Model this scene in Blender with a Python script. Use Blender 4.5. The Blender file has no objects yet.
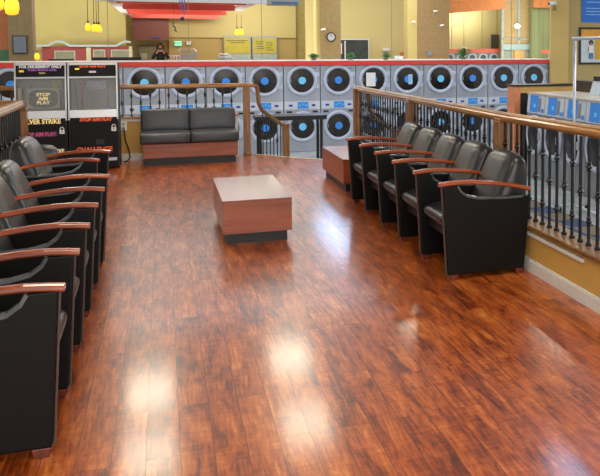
import bpy, bmesh, math, random
from mathutils import Vector, Matrix, noise
random.seed(7)
sc = bpy.context.scene
C = sc.collection
PI = math.pi

# ------------------------------------------------------------------ materials
def lin(c):
    return tuple((v/12.92 if v <= .04045 else ((v+.055)/1.055)**2.4) for v in c)
def hx(s):
    return lin(tuple(int(s[i:i+2], 16)/255 for i in (0, 2, 4)))
def newmat(name):
    m = bpy.data.materials.new(name); m.use_nodes = True
    nt = m.node_tree; return m, nt, nt.nodes['Principled BSDF']
def mat(name, col, rough=.5, metal=0, spec=.5, vary=.06, scale=8, coat=0, bump=0, stretch=(1, 1, 1)):
    """plain surface with a slight procedural mottling"""
    m, nt, b = newmat(name); c = hx(col)
    tc = nt.nodes.new('ShaderNodeTexCoord'); mp = nt.nodes.new('ShaderNodeMapping')
    mp.inputs['Scale'].default_value = stretch
    n = nt.nodes.new('ShaderNodeTexNoise'); n.inputs['Scale'].default_value = scale; n.inputs['Detail'].default_value = 4
    r = nt.nodes.new('ShaderNodeValToRGB')
    r.color_ramp.elements[0].position = .3; r.color_ramp.elements[1].position = .7
    r.color_ramp.elements[0].color = (*[v*(1-vary*2) for v in c], 1)
    r.color_ramp.elements[1].color = (*[min(1, v*(1+vary*2)) for v in c], 1)
    L = nt.links.new
    L(tc.outputs['Object'], mp.inputs[0]); L(mp.outputs[0], n.inputs['Vector']); L(n.outputs[0], r.inputs[0]); L(r.outputs[0], b.inputs['Base Color'])
    b.inputs['Roughness'].default_value = rough; b.inputs['Metallic'].default_value = metal
    b.inputs['Specular IOR Level'].default_value = spec; b.inputs['Coat Weight'].default_value = coat
    b.inputs['Coat Roughness'].default_value = .1
    if bump:
        bp = nt.nodes.new('ShaderNodeBump'); bp.inputs['Strength'].default_value = bump; bp.inputs['Distance'].default_value = .01
        L(n.outputs[0], bp.inputs['Height']); L(bp.outputs[0], b.inputs['Normal'])
    return m
def emit(name, col, strength):
    m, nt, b = newmat(name); c = hx(col)
    b.inputs['Base Color'].default_value = (*c, 1)
    b.inputs['Emission Color'].default_value = (*c, 1); b.inputs['Emission Strength'].default_value = strength
    return m
def wood(name, dark, mid, light, axis='X', scale=3, rough=.3, coat=.3):
    m, nt, b = newmat(name); L = nt.links.new
    tc = nt.nodes.new('ShaderNodeTexCoord'); mp = nt.nodes.new('ShaderNodeMapping')
    s = {'X': (1, 14, 14), 'Y': (14, 1, 14), 'Z': (14, 14, 1)}[axis]
    mp.inputs['Scale'].default_value = s
    n = nt.nodes.new('ShaderNodeTexNoise'); n.inputs['Scale'].default_value = scale; n.inputs['Detail'].default_value = 6
    n.inputs['Distortion'].default_value = .4
    r = nt.nodes.new('ShaderNodeValToRGB'); e = r.color_ramp.elements
    e[0].position = .3; e[0].color = (*hx(dark), 1); e[1].position = .72; e[1].color = (*hx(light), 1)
    k = e.new(.5); k.color = (*hx(mid), 1)
    L(tc.outputs['Object'], mp.inputs[0]); L(mp.outputs[0], n.inputs['Vector']); L(n.outputs[0], r.inputs[0]); L(r.outputs[0], b.inputs['Base Color'])
    b.inputs['Roughness'].default_value = rough; b.inputs['Coat Weight'].default_value = coat; b.inputs['Coat Roughness'].default_value = .15
    return m

def floor_mat():
    m, nt, b = newmat('laminate_planks'); L = nt.links.new; N = nt.nodes.new
    tc = N('ShaderNodeTexCoord'); sp = N('ShaderNodeSeparateXYZ'); L(tc.outputs['Object'], sp.inputs[0])
    off = N('ShaderNodeMath'); off.operation = 'ADD'; off.inputs[1].default_value = 10.0
    L(sp.outputs['X'], off.inputs[0])
    cb = N('ShaderNodeCombineXYZ'); L(sp.outputs['Y'], cb.inputs['X']); L(off.outputs[0], cb.inputs['Y'])
    br = N('ShaderNodeTexBrick'); L(cb.outputs[0], br.inputs['Vector'])
    br.inputs['Scale'].default_value = 1; br.inputs['Brick Width'].default_value = 1.22; br.inputs['Row Height'].default_value = .127
    br.inputs['Mortar Size'].default_value = .0013; br.inputs['Mortar Smooth'].default_value = .3
    br.offset = .37; br.offset_frequency = 2
    br.inputs['Color1'].default_value = (.15, .15, .15, 1); br.inputs['Color2'].default_value = (.85, .85, .85, 1); br.inputs['Mortar'].default_value = (0, 0, 0, 1)
    # per plank shift of the figure
    va = N('ShaderNodeVectorMath'); va.operation = 'SCALE'; va.inputs['Scale'].default_value = 7.0
    L(br.outputs['Color'], va.inputs[0])
    ad = N('ShaderNodeVectorMath'); ad.operation = 'ADD'; L(tc.outputs['Object'], ad.inputs[0]); L(va.outputs[0], ad.inputs[1])
    mp = N('ShaderNodeMapping'); mp.inputs['Scale'].default_value = (3.0, .62, 1); L(ad.outputs[0], mp.inputs[0])
    n1 = N('ShaderNodeTexNoise'); n1.inputs['Scale'].default_value = 4.2; n1.inputs['Detail'].default_value = 8; n1.inputs['Roughness'].default_value = .68; n1.inputs['Distortion'].default_value = .5
    L(mp.outputs[0], n1.inputs['Vector'])
    mp2 = N('ShaderNodeMapping'); mp2.inputs['Scale'].default_value = (26, 2.2, 1); L(ad.outputs[0], mp2.inputs[0])
    n2 = N('ShaderNodeTexNoise'); n2.inputs['Scale'].default_value = 3; n2.inputs['Detail'].default_value = 5; L(mp2.outputs[0], n2.inputs['Vector'])
    mp3 = N('ShaderNodeMapping'); mp3.inputs['Scale'].default_value = (4, 26, 1); L(ad.outputs[0], mp3.inputs[0])
    n3 = N('ShaderNodeTexNoise'); n3.inputs['Scale'].default_value = 2; n3.inputs['Detail'].default_value = 3; L(mp3.outputs[0], n3.inputs['Vector'])
    m1 = N('ShaderNodeMath'); m1.operation = 'MULTIPLY'; m1.inputs[1].default_value = .6; L(n1.outputs[0], m1.inputs[0])
    m2 = N('ShaderNodeMath'); m2.operation = 'MULTIPLY_ADD'; m2.inputs[1].default_value = .27; L(n2.outputs[0], m2.inputs[0]); L(m1.outputs[0], m2.inputs[2])
    m2b = N('ShaderNodeMath'); m2b.operation = 'MULTIPLY_ADD'; m2b.inputs[1].default_value = .13; L(n3.outputs[0], m2b.inputs[0]); L(m2.outputs[0], m2b.inputs[2])
    rgb = N('ShaderNodeRGBToBW'); L(br.outputs['Color'], rgb.inputs[0])
    m3 = N('ShaderNodeMath'); m3.operation = 'MULTIPLY_ADD'; m3.inputs[1].default_value = .07; L(rgb.outputs[0], m3.inputs[0]); L(m2b.outputs[0], m3.inputs[2])
    r = N('ShaderNodeValToRGB'); e = r.color_ramp.elements
    e[0].position = .38; e[0].color = (*hx('431a0a'), 1); e[1].position = .68; e[1].color = (*hx('cf823c'), 1)
    for p, c in ((.46, '6c2b0d'), (.53, '984615'), (.60, 'b45e22')):
        k = e.new(p); k.color = (*hx(c), 1)
    L(m3.outputs[0], r.inputs[0])
    mx = N('ShaderNodeMix'); mx.data_type = 'RGBA'; mx.inputs['B'].default_value = (*hx('2c1209'), 1)
    L(br.outputs['Fac'], mx.inputs['Factor']); L(r.outputs[0], mx.inputs['A']); L(mx.outputs['Result'], b.inputs['Base Color'])
    b.inputs['Roughness'].default_value = .32; b.inputs['Specular IOR Level'].default_value = .4
    b.inputs['Coat Weight'].default_value = .5; b.inputs['Coat Roughness'].default_value = .125
    bp = N('ShaderNodeBump'); bp.inputs['Strength'].default_value = .35; bp.inputs['Distance'].default_value = .002
    iv = N('ShaderNodeMath'); iv.operation = 'MULTIPLY_ADD'; iv.inputs[1].default_value = -1.0; L(br.outputs['Fac'], iv.inputs[0])
    ms = N('ShaderNodeMath'); ms.operation = 'MULTIPLY'; ms.inputs[1].default_value = .04; L(n1.outputs[0], ms.inputs[0]); L(ms.outputs[0], iv.inputs[2])
    L(iv.outputs[0], bp.inputs['Height']); L(bp.outputs[0], b.inputs['Normal']); L(bp.outputs[0], b.inputs['Coat Normal'])
    return m

def tile_mat(name, c1, c2, size, mortar='8d9298', rough=.25, big=0):
    m, nt, b = newmat(name); L = nt.links.new; N = nt.nodes.new
    tc = N('ShaderNodeTexCoord')
    ch = N('ShaderNodeTexChecker'); ch.inputs['Scale'].default_value = 1/size; L(tc.outputs['Object'], ch.inputs['Vector'])
    ch.inputs['Color1'].default_value = (*hx(c1), 1); ch.inputs['Color2'].default_value = (*hx(c2), 1)
    n = N('ShaderNodeTexNoise'); n.inputs['Scale'].default_value = 9; L(tc.outputs['Object'], n.inputs['Vector'])
    mx = N('ShaderNodeMix'); mx.data_type = 'RGBA'; mx.blend_type = 'MULTIPLY'; mx.inputs['Factor'].default_value = .25
    L(ch.outputs['Color'], mx.inputs['A']); L(n.outputs[0], mx.inputs['B']); L(mx.outputs['Result'], b.inputs['Base Color'])
    b.inputs['Roughness'].default_value = rough
    return m

def glass_mat(name, col='ffffff', tr=.85, rough=.05):
    m, nt, b = newmat(name); L = nt.links.new; N = nt.nodes.new
    t = N('ShaderNodeBsdfTransparent'); t.inputs[0].default_value = (*hx(col), 1)
    mx = N('ShaderNodeMixShader'); mx.inputs[0].default_value = 1-tr
    b.inputs['Base Color'].default_value = (*hx('c8d0d4'), 1); b.inputs['Roughness'].default_value = rough
    L(t.outputs[0], mx.inputs[1]); L(b.outputs[0], mx.inputs[2]); L(mx.outputs[0], nt.nodes['Material Output'].inputs[0])
    return m

M = {}
M['floor'] = floor_mat()
M['leather'] = mat('black_leather', '1a1b1e', .32, spec=.6, vary=.12, scale=30, bump=.06)
M['leather_grey'] = mat('charcoal_leather', '34373d', .38, spec=.6, vary=.06, scale=30, bump=.05)
M['panel'] = mat('black_vinyl_panel', '08090a', .5, spec=.25, vary=.1, scale=60, bump=.05)
M['lip'] = mat('black_vinyl_sheen', '4a4e50', .18, spec=.8, vary=.1, scale=12)  # sheen of the rolled lip put into the colour as grey
M['edge'] = mat('worn_brown_edge', '4a3a35', .45)
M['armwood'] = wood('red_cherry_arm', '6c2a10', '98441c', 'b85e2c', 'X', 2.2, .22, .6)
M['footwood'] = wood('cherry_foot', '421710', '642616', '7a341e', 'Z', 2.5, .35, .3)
M['cherry'] = wood('cherry_laminate', '7c3a20', '964a2a', 'a85a36', 'X', 1.1, .32, .25)
M['cherry_top'] = wood('cherry_laminate_top', '7c3d2b', '8a4733', '98523c', 'Y', 1.0, .22, .5)
M['plinth'] = mat('black_plinth', '1c1e22', .45)
M['oak'] = wood('honey_oak', '6f4a22', '976a36', 'bb8d50', 'Y', 3, .3, .4)
M['oakx'] = wood('honey_oak_across', '6f4a22', '976a36', 'bb8d50', 'X', 3, .3, .4)
M['oakz'] = wood('honey_oak_post', '664425', '85592e', 'a0743f', 'Z', 3, .35, .3)
M['iron'] = mat('black_iron', '1a1d22', .32, metal=.5, spec=.6)
M['wall'] = mat('ochre_paint', 'cda255', .6, vary=.03, scale=3)
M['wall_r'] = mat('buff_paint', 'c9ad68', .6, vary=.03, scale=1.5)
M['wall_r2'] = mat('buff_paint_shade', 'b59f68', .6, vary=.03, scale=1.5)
M['white'] = mat('white_trim', 'd9dad6', .4, vary=.03)
M['steel'] = mat('brushed_steel', 'a2aab9', .38, metal=.35, vary=.05, scale=5, stretch=(1, 1, .1))
M['steel2'] = mat('grey_steel', '8c9197', .4, metal=.5, vary=.06, scale=4)
M['ring'] = mat('pale_blue_ring', 'b7c3da', .35, metal=.1, vary=.03)
M['ring2'] = mat('blue_grey_handle', '6f7c8e', .35, metal=.3, vary=.03)  # blue-grey of the dryer door handles
M['drum'] = mat('dark_drum', '221d1c', .2, metal=.2, vary=.35, scale=6)
M['blue'] = emit('blue_sticker', '2f7fd4', .18)  # stickers and panels given a faint glow of their own
M['cyan'] = emit('cyan_sticker', '62b6e4', .22)  # same faint added glow in the paler blue
M['navy'] = mat('navy_button', '1d3f9e', .4)
M['ctl'] = mat('control_strip', 'c6cfdd', .4, vary=.03)
M['black'] = mat('black_plastic', '101114', .35)
M['blackmatte'] = mat('black_matte', '17181a', .7)
M['red'] = mat('red_fascia', 'd2392f', .45, vary=.03)
M['paper'] = mat('white_paper', 'e4e6e8', .7, vary=.02)
M['chrome'] = mat('chrome', 'c4c8cc', .32, metal=.5, vary=.03)
M['lfloor'] = tile_mat('pale_tile', 'b7bfc6', 'c6ccd0', .45)
M['dfloor'] = tile_mat('blue_brown_tile', '34507e', '8c7a5f', .45)
M['glass'] = glass_mat('clear_pane')
M['green'] = mat('plant_green', '3f7a3a', .5, vary=.2)
M['granite'] = mat('dark_granite', '3a332d', .3, vary=.6, scale=40)
M['ceil'] = mat('ceiling_white', 'd4d6d8', .8, vary=.02)

# ------------------------------------------------------------------ mesh builders
class MB:
    def __init__(s): s.bm = bmesh.new(); s.mi = 0
    def _fin(s, faces):
        for f in faces: f.material_index = s.mi
    def box(s, x0, y0, z0, x1, y1, z1, mi=0, mtx=None):
        v = [s.bm.verts.new(Vector(p)) for p in ((x0,y0,z0),(x1,y0,z0),(x1,y1,z0),(x0,y1,z0),(x0,y0,z1),(x1,y0,z1),(x1,y1,z1),(x0,y1,z1))]
        if mtx is not None:
            for q in v: q.co = mtx @ q.co
        s.mi = mi
        s._fin([s.bm.faces.new([v[i] for i in f]) for f in ((3,2,1,0),(4,5,6,7),(0,1,5,4),(1,2,6,5),(2,3,7,6),(3,0,4,7))])
        return s
    def prism(s, poly, axis, a, b, mi=0):
        """poly: 2-D outline; axis the extrusion axis"""
        def P(p, t):
            return {'X': (t, p[0], p[1]), 'Y': (p[0], t, p[1]), 'Z': (p[0], p[1], t)}[axis]
        A = [s.bm.verts.new(P(p, a)) for p in poly]; B = [s.bm.verts.new(P(p, b)) for p in poly]
        s.mi = mi; n = len(poly)
        fs = [s.bm.faces.new(A), s.bm.faces.new(B[::-1])]
        for i in range(n): fs.append(s.bm.faces.new((A[i], B[i], B[(i+1) % n], A[(i+1) % n])))
        s._fin(fs); return s
    def sweep(s, pts, prof, mi=0, up=Vector((0, 0, 1)), cap=True, scales=None):
        """sweep closed 2-D profile (side, up) along points"""
        pts = [Vector(p) for p in pts]; rings = []; n = len(prof)
        for i, p in enumerate(pts):
            t = (pts[min(i+1, len(pts)-1)] - pts[max(i-1, 0)]).normalized()
            sd = t.cross(up)
            if sd.length < 1e-4: sd = t.cross(Vector((0, 1, 0)))
            sd.normalize(); u = sd.cross(t).normalized(); k = scales[i] if scales else 1
            rings.append([s.bm.verts.new(p + sd*a*k + u*b*k) for a, b in prof])
        s.mi = mi; fs = []
        for i in range(len(rings)-1):
            for j in range(n):
                fs.append(s.bm.faces.new((rings[i][j], rings[i][(j+1) % n], rings[i+1][(j+1) % n], rings[i+1][j])))
        if cap:
            fs.append(s.bm.faces.new(rings[0][::-1])); fs.append(s.bm.faces.new(rings[-1]))
        s._fin(fs); return s
    def tube(s, pts, r, n=8, mi=0, scales=None):
        return s.sweep(pts, [(r*math.cos(2*PI*k/n), r*math.sin(2*PI*k/n)) for k in range(n)], mi, scales=scales)
    def lathe(s, prof, c, axis='Z', n=24, mi=0):
        """prof: (radius, height) pairs along axis"""
        c = Vector(c); rings = []
        def P(r, h, a):
            x, y = r*math.cos(a), r*math.sin(a)
            return c + Vector({'Z': (x, y, h), 'Y': (x, h, y), 'X': (h, x, y)}[axis])
        for r, h in prof:
            rings.append([s.bm.verts.new(P(max(r, 1e-4), h, 2*PI*k/n)) for k in range(n)])
        s.mi = mi; fs = []
        for i in range(len(rings)-1):
            for k in range(n):
                fs.append(s.bm.faces.new((rings[i][k], rings[i][(k+1) % n], rings[i+1][(k+1) % n], rings[i+1][k])))
        fs.append(s.bm.faces.new(rings[0][::-1])); fs.append(s.bm.faces.new(rings[-1]))
        s._fin(fs); return s
    def ball(s, c, r, mi=0, sc=(1, 1, 1), n=12):
        k = [(max(1e-4, math.sin(PI*i/8)), -math.cos(PI*i/8)) for i in range(9)]
        c = Vector(c); rings = [[s.bm.verts.new(c+Vector((r*a*math.cos(2*PI*j/n)*sc[0], r*a*math.sin(2*PI*j/n)*sc[1], r*h*sc[2]))) for j in range(n)] for a, h in k]
        s.mi = mi
        s._fin([s.bm.faces.new((rings[i][j], rings[i][(j+1) % n], rings[i+1][(j+1) % n], rings[i+1][j])) for i in range(8) for j in range(n)])
        return s
    def build(s, name, m, parent=None, bevel=0, smooth=False, subsurf=0, loc=None, seg=2):
        bmesh.ops.recalc_face_normals(s.bm, faces=s.bm.faces)
        me = bpy.data.meshes.new(name); s.bm.to_mesh(me); s.bm.free()
        for q in (m if isinstance(m, (list, tuple)) else [m]): me.materials.append(q)
        o = bpy.data.objects.new(name, me); C.objects.link(o)
        if smooth or subsurf:
            for p in me.polygons: p.use_smooth = True
        if bevel:
            b = o.modifiers.new('bevel', 'BEVEL'); b.width = bevel; b.segments = seg; b.limit_method = 'ANGLE'; b.angle_limit = .6
            b.harden_normals = False
        if subsurf:
            q = o.modifiers.new('sub', 'SUBSURF'); q.levels = subsurf; q.render_levels = subsurf
        if parent is not None: o.parent = parent
        if loc: o.location = loc
        return o

def tag(o, label=None, cat=None, group=None, kind=None):
    if label: o['label'] = label
    if cat: o['category'] = cat
    if group: o['group'] = group
    if kind: o['kind'] = kind
    return o
def thing(name, label, cat, loc=(0, 0, 0), rz=0, group=None):
    o = bpy.data.objects.new(name, None); C.objects.link(o); o.empty_display_size = .1
    o.location = loc; o.rotation_euler = (0, 0, rz)
    return tag(o, label, cat, group)
def struct(o): o['kind'] = 'structure'; return o
def sbox(name, m, *a, bevel=0): return struct(MB().box(*a).build(name, m, bevel=bevel))
def kids(o): return [c for c in C.objects if c.parent == o]
def copy_tree(o, parent=None):
    c = o.copy(); C.objects.link(c); c.parent = parent
    for ch in kids(o): copy_tree(ch, c)
    return c
def text(s, size, m, loc, parent, rot=(PI/2, 0, 0), align='CENTER', name='lettering', bold=.0, sx=1, shear=0):
    cu = bpy.data.curves.new(name, 'FONT'); cu.body = s; cu.size = size; cu.align_x = align; cu.align_y = 'CENTER'
    cu.extrude = .0015; cu.offset = bold; cu.shear = shear
    t = bpy.data.objects.new('tmp', cu); C.objects.link(t)
    bpy.context.view_layer.update()
    me = bpy.data.meshes.new_from_object(t.evaluated_get(bpy.context.evaluated_depsgraph_get()))
    bpy.data.objects.remove(t); bpy.data.curves.remove(cu)
    me.materials.clear(); me.materials.append(m)
    o = bpy.data.objects.new(name, me); C.objects.link(o); o.location = loc; o.rotation_euler = rot; o.scale = (sx, 1, 1)
    if parent is not None: o.parent = parent
    return o

# ------------------------------------------------------------------ setting: seating platform and laundry floor
LF = -.74
plat = [(-1.36, -1.5), (2.6, -1.5), (2.6, 10.75), (2.2, 11.15), (1.8, 11.5), (1.45, 11.9), (1.22, 12.16), (-6, 12.16), (-6, 8.53), (-1.36, 8.53)]
struct(MB().prism(plat, 'Z', -.02, 0).build('floor', M['floor']))
struct(MB().prism([(x, y) for x, y in plat], 'Z', LF, -.02).build('trim_1', M['wall']))
tag(MB().sweep([(2.36, 10.98, .004), (2.2, 11.15, .004), (1.8, 11.5, .004), (1.45, 11.9, .004), (1.26, 12.12, .004)], [(-.03, -.012), (.03, -.012), (.03, .006), (-.03, .006)]).build('trim_2', mat('stair_nosing', 'b7a27c', .4)), kind='structure')
sbox('floor_laundry', M['lfloor'], -9, -1.5, LF-.1, 13, 18.2, LF)
struct(MB().box(3.6, 3, LF, 5.3, 11.6, LF+.004).build('floor_tile_band', M['dfloor']))
# steps down toward the dryers
st = MB()
for k in range(3):
    d0, z = .28*k, -.185*(k+1)
    ax = Vector((.68, .73, 0)); e0 = Vector((1.45, 11.98, 0)); e1 = Vector((2.5, 10.9, 0))
    q = [e0+ax*d0, e1+ax*d0, e1+ax*(d0+.28), e0+ax*(d0+.28)]
    st.prism([(p.x, p.y) for p in q], 'Z', LF, z)
struct(st.build('trim_3', M['lfloor']))

# right half wall: ochre, oak ledge, white baseboard
WX = 2.44
struct(MB().box(WX, 1.2, 0, 2.60, 10.78, .315).build('wall_right_low', M['wall']))
struct(MB().box(WX-.035, 1.2, .315, 2.62, 10.80, .345).build('trim_4', wood('brown_ledge', '5a3c1e', '7a5630', '93703f', 'Y', 3, .4, .1), bevel=.006))
struct(MB().box(WX-.018, 1.2, 0, WX, 10.78, .085).box(WX-.012, 1.2, .085, WX, 10.78, .095).build('baseboard_right', M['white'], bevel=.003))
struct(MB().box(WX-.022, 4.27, .262, WX, 10.78, .288).build('trim_5', M['white'], bevel=.004))
# back half wall
struct(MB().box(-6, 12.1, 0, 1.02, 12.24, .60).build('wall_back_low', M['wall']))
struct(MB().box(-6, 12.07, .60, 1.05, 12.27, .625).build('trim_6', M['oakx'], bevel=.005))
struct(MB().box(-6, 12.085, .555, 1.02, 12.1, .60).box(.93, 12.08, .09, 1.02, 12.1, .60).box(1.02, 12.08, 0, 1.035, 12.24, .6).build('trim_7', M['white'], bevel=.003))
struct(MB().box(-6, 12.08, 0, 1.02, 12.1, .10).build('baseboard_back', M['white'], bevel=.003))

# ------------------------------------------------------------------ railings
RAILPROF = [(-.036, -.02), (-.036, .004), (-.026, .016), (-.028, .024), (-.02, .036), (.02, .036), (.028, .024), (.026, .016), (.036, .004), (.036, -.02), (.024, -.036), (-.024, -.036)]
def baluster(z0, z1, double, name='baluster'):
    h = z1-z0; m = MB()
    m.box(-.0075, -.0075, z0, .0075, .0075, z1)
    m.lathe([(.02, 0), (.02, .012), (.012, .022), (.009, .03)], (0, 0, z0), n=10)
    ks = ((.22, .73) if double else (.48,))
    for k in ks:
        c = z0+h*k
        m.lathe([(.008, -.034), (.016, -.028), (.016, -.020), (.011, -.015), (.024, 0), (.011, .015), (.016, .020), (.016, .028), (.008, .034)], (0, 0, c), n=10)
    return m
def newel(m, x, y, z0, z1, w=.05):
    m.box(x-w, y-w, z0, x+w, y+w, z1)
    m.box(x-w-.008, y-w-.008, z0, x+w+.008, y+w+.008, z0+.05)
    m.box(x-w-.006, y-w-.006, z1-.035, x+w+.006, y+w+.006, z1-.02)
RX = 2.51
rr = thing('railing', 'long honey oak railing with black iron balusters running behind the right row of chairs', 'railing', (RX, 6.9, .345))
base = Vector((RX, 6.9, .345))
def rel(m): 
    bmesh.ops.translate(m.bm, verts=m.bm.verts, vec=-base); return m
rel(MB().sweep([(RX, 1.2, 1.10), (RX, 4.2, 1.083), (RX, 5.7, 1.058), (RX, 10.74, 1.042)], RAILPROF)).build('handrail', M['oak'], rr)
for ny in (1.3, 3.4, 5.72, 8.15, 10.68):
    m = MB(); newel(m, RX, ny, .345, 1.045, .055); rel(m).build('newel_post', M['oakz'], rr, bevel=.005)
protoA = baluster(.345, 1.035, True).build('baluster', M['iron'], rr); protoB = baluster(.345, 1.035, False).build('baluster', M['iron'], rr)
meA, meB = protoA.data, protoB.data
bpy.data.objects.remove(protoA); bpy.data.objects.remove(protoB)
i = 0; y = 1.42
while y < 10.6:
    if min(abs(y-n) for n in (1.3, 3.4, 5.72, 8.15, 10.68)) > .062:
        o = bpy.data.objects.new('baluster', meA if i % 2 else meB); C.objects.link(o); o.parent = rr
        o.location = (0, y-6.9, -.345)
    y += .1085; i += 1
# cross wire seen between the balusters
rb = thing('railing', 'straight oak railing with thin iron balusters on the ochre wall behind the loveseat', 'railing', (-.9, 12.17, .625))
def relb(m, b):
    bmesh.ops.translate(m.bm, verts=m.bm.verts, vec=-Vector(b)); return m
BB = (-.9, 12.17, .625)
relb(MB().sweep([(-6, 12.17, 1.065), (1.27, 12.17, 1.045)], [(a*.9, b*.9) for a, b in RAILPROF]), BB).build('handrail', M['oakx'], rb)
pA = baluster(.625, 1.03, True); pB = baluster(.625, 1.03, False)
oA = pA.build('baluster', M['iron'], rb); oB = pB.build('baluster', M['iron'], rb); mA, mB_ = oA.data, oB.data
bpy.data.objects.remove(oA); bpy.data.objects.remove(oB)
x = -3.3; i = 0
while x < 1.0:
    o = bpy.data.objects.new('baluster', mA if i % 2 else mB_); C.objects.link(o); o.parent = rb; o.location = (x+.9, 0, -.625)
    x += .125; i += 1
m = MB(); newel(m, 1.16, 12.12, 0, 1.02, .048); relb(m, BB).build('newel_post', M['oakz'], rb, bevel=.005)

def stair_rail(label, p0, d, post=True):
    """gooseneck rail dropping from p0 and going down along d"""
    t = thing('stair_railing', label, 'railing', (p0[0], p0[1], 0))
    p0 = Vector(p0); d = Vector(d)
    R = [Vector((0, 0, p0.z)), d*.05+Vector((0, 0, p0.z-.02)), d*.08+Vector((0, 0, p0.z-.12)), d*.1+Vector((0, 0, p0.z-.27)), d*.2+Vector((0, 0, p0.z-.38)), d*.5+Vector((0, 0, p0.z-.50)), d*.88+Vector((0, 0, p0.z-.64)), d+Vector((0, 0, p0.z-.65))]
    MB().sweep(R, [(a*.75, b*.75) for a, b in RAILPROF], up=Vector((d.y, -d.x, 0)).normalized()).build('handrail', M['oakz'], t, smooth=False)
    for k in range(6):
        f = .22+.12*k; z1 = p0.z-.39-.36*(f-.2)
        m = baluster(LF+.06, z1, k % 2 == 0); bmesh.ops.translate(m.bm, verts=m.bm.verts, vec=d*f); m.build('baluster', M['iron'], t)
    m = MB(); q = d*1.0; newel(m, q.x, q.y, LF, p0.z-.66, .05)
    m.box(q.x-.06, q.y-.06, p0.z-.66, q.x+.06, q.y+.06, p0.z-.63)
    m.build('newel_post', M['oakz'], t, bevel=.005)
    m = MB().box(.02, 0, 0, .03, .01, .01); m.bm.free()
    MB().sweep([d*.16+Vector((0, 0, LF+.42)), d*.98+Vector((0, 0, LF+.1))], [(-.012, -.012), (.012, -.012), (.012, .012), (-.012, .012)]).build('bottom_bar', M['iron'], t)
    return t
stair_rail('short oak stair railing curving down beside the loveseat', (1.30, 12.19, 1.04), (.50, .40, 0))
stair_rail('oak stair railing curving down behind the far end of the right railing', (2.68, 10.87, 1.02), (.55, .42, 0))

# railing at the left behind the chairs
BL = (-1.29, 8.5, 0)
rl = thing('railing', 'oak railing with a corner post behind the left row of chairs', 'railing', BL)
relb(MB().sweep([(-1.285, 1.0, 1.06), (-1.285, 8.60, 1.06)], RAILPROF).sweep([(-1.249, 8.60, 1.06), (-5.5, 8.60, 1.06)], RAILPROF), BL).build('handrail', M['oak'], rl)
m = MB(); newel(m, -1.285, 8.60, 0, 1.03, .05); relb(m, BL).build('newel_post', M['oakz'], rl, bevel=.005)
oA = baluster(.02, 1.03, True).build('baluster', M['iron'], rl); oB = baluster(.02, 1.03, False).build('baluster', M['iron'], rl); mA, mB_ = oA.data, oB.data
bpy.data.objects.remove(oA); bpy.data.objects.remove(oB)
spots = [(-1.285, 8.48-.11*k) for k in range(40)] + [(-1.39-.11*k, 8.60) for k in range(20)]
for i, (x, y) in enumerate(spots):
    o = bpy.data.objects.new('baluster', mA if i % 2 else mB_); C.objects.link(o); o.parent = rl; o.location = (x-BL[0], y-BL[1], 0)

# ------------------------------------------------------------------ armchairs (ganged rows, shared arms)
PW = .573
def arm_panel(y):
    m = MB()
    out = [(.05, .035), (.625, .035), (.662, .655), (.55, .655), (.525, .61), (.48, .575), (.40, .555), (.2, .545), (.03, .55), (.005, .55)]
    m.prism(out, 'Y', y-.026, y+.026)
    return m
def backrest_mb(w):
    """pillowed leather back with a crowned top"""
    m = MB(); nu = 13
    prof = [(.29, .40), (.25, .50), (.21, .60), (.17, .70), (.142, .77), (.112, .822), (.062, .848), (.01, .838), (-.018, .79), (-.018, .62), (-.01, .45), (.03, .30), (.2, .30)]
    rings = []
    for a in range(nu):
        u = -1+2*a/(nu-1); rr_ = []
        for j, (x, z) in enumerate(prof):
            crown = -.06*abs(u)**4.5*max(0, (z-.6)/.24)
            puff = -.03*abs(u)**6 if j < 6 else (.012*abs(u)**6)
            groove = -.010 if (abs(abs(u)-.667) < .02 and j < 6) else 0
            rr_.append(m.bm.verts.new((x+puff+groove, u*(w+.018*max(0, min(1, (z-.66)/.1)))/2, z+crown)))
        rings.append(rr_)
    n = len(prof)
    for a in range(nu-1):
        for j in range(n):
            m.bm.faces.new((rings[a][j], rings[a][(j+1) % n], rings[a+1][(j+1) % n], rings[a+1][j]))
    m.bm.faces.new(rings[0]); m.bm.faces.new(rings[-1][::-1])
    return m
def seat_mb(w):
    m = MB(); nu = 9
    prof = [(.18, .36), (.18, .445), (.35, .455), (.5, .462), (.59, .455), (.635, .43), (.645, .395), (.625, .35), (.57, .325), (.35, .335)]
    rings = []
    for a in range(nu):
        u = -1+2*a/(nu-1)
        rings.append([m.bm.verts.new((x-.012*abs(u)**5*(x > .55), u*w/2, z-.02*abs(u)**4*(z > .4))) for x, z in prof])
    n = len(prof)
    for a in range(nu-1):
        for j in range(n):
            m.bm.faces.new((rings[a][j], rings[a][(j+1) % n], rings[a+1][(j+1) % n], rings[a+1][j]))
    m.bm.faces.new(rings[0]); m.bm.faces.new(rings[-1][::-1])
    return m
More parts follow.
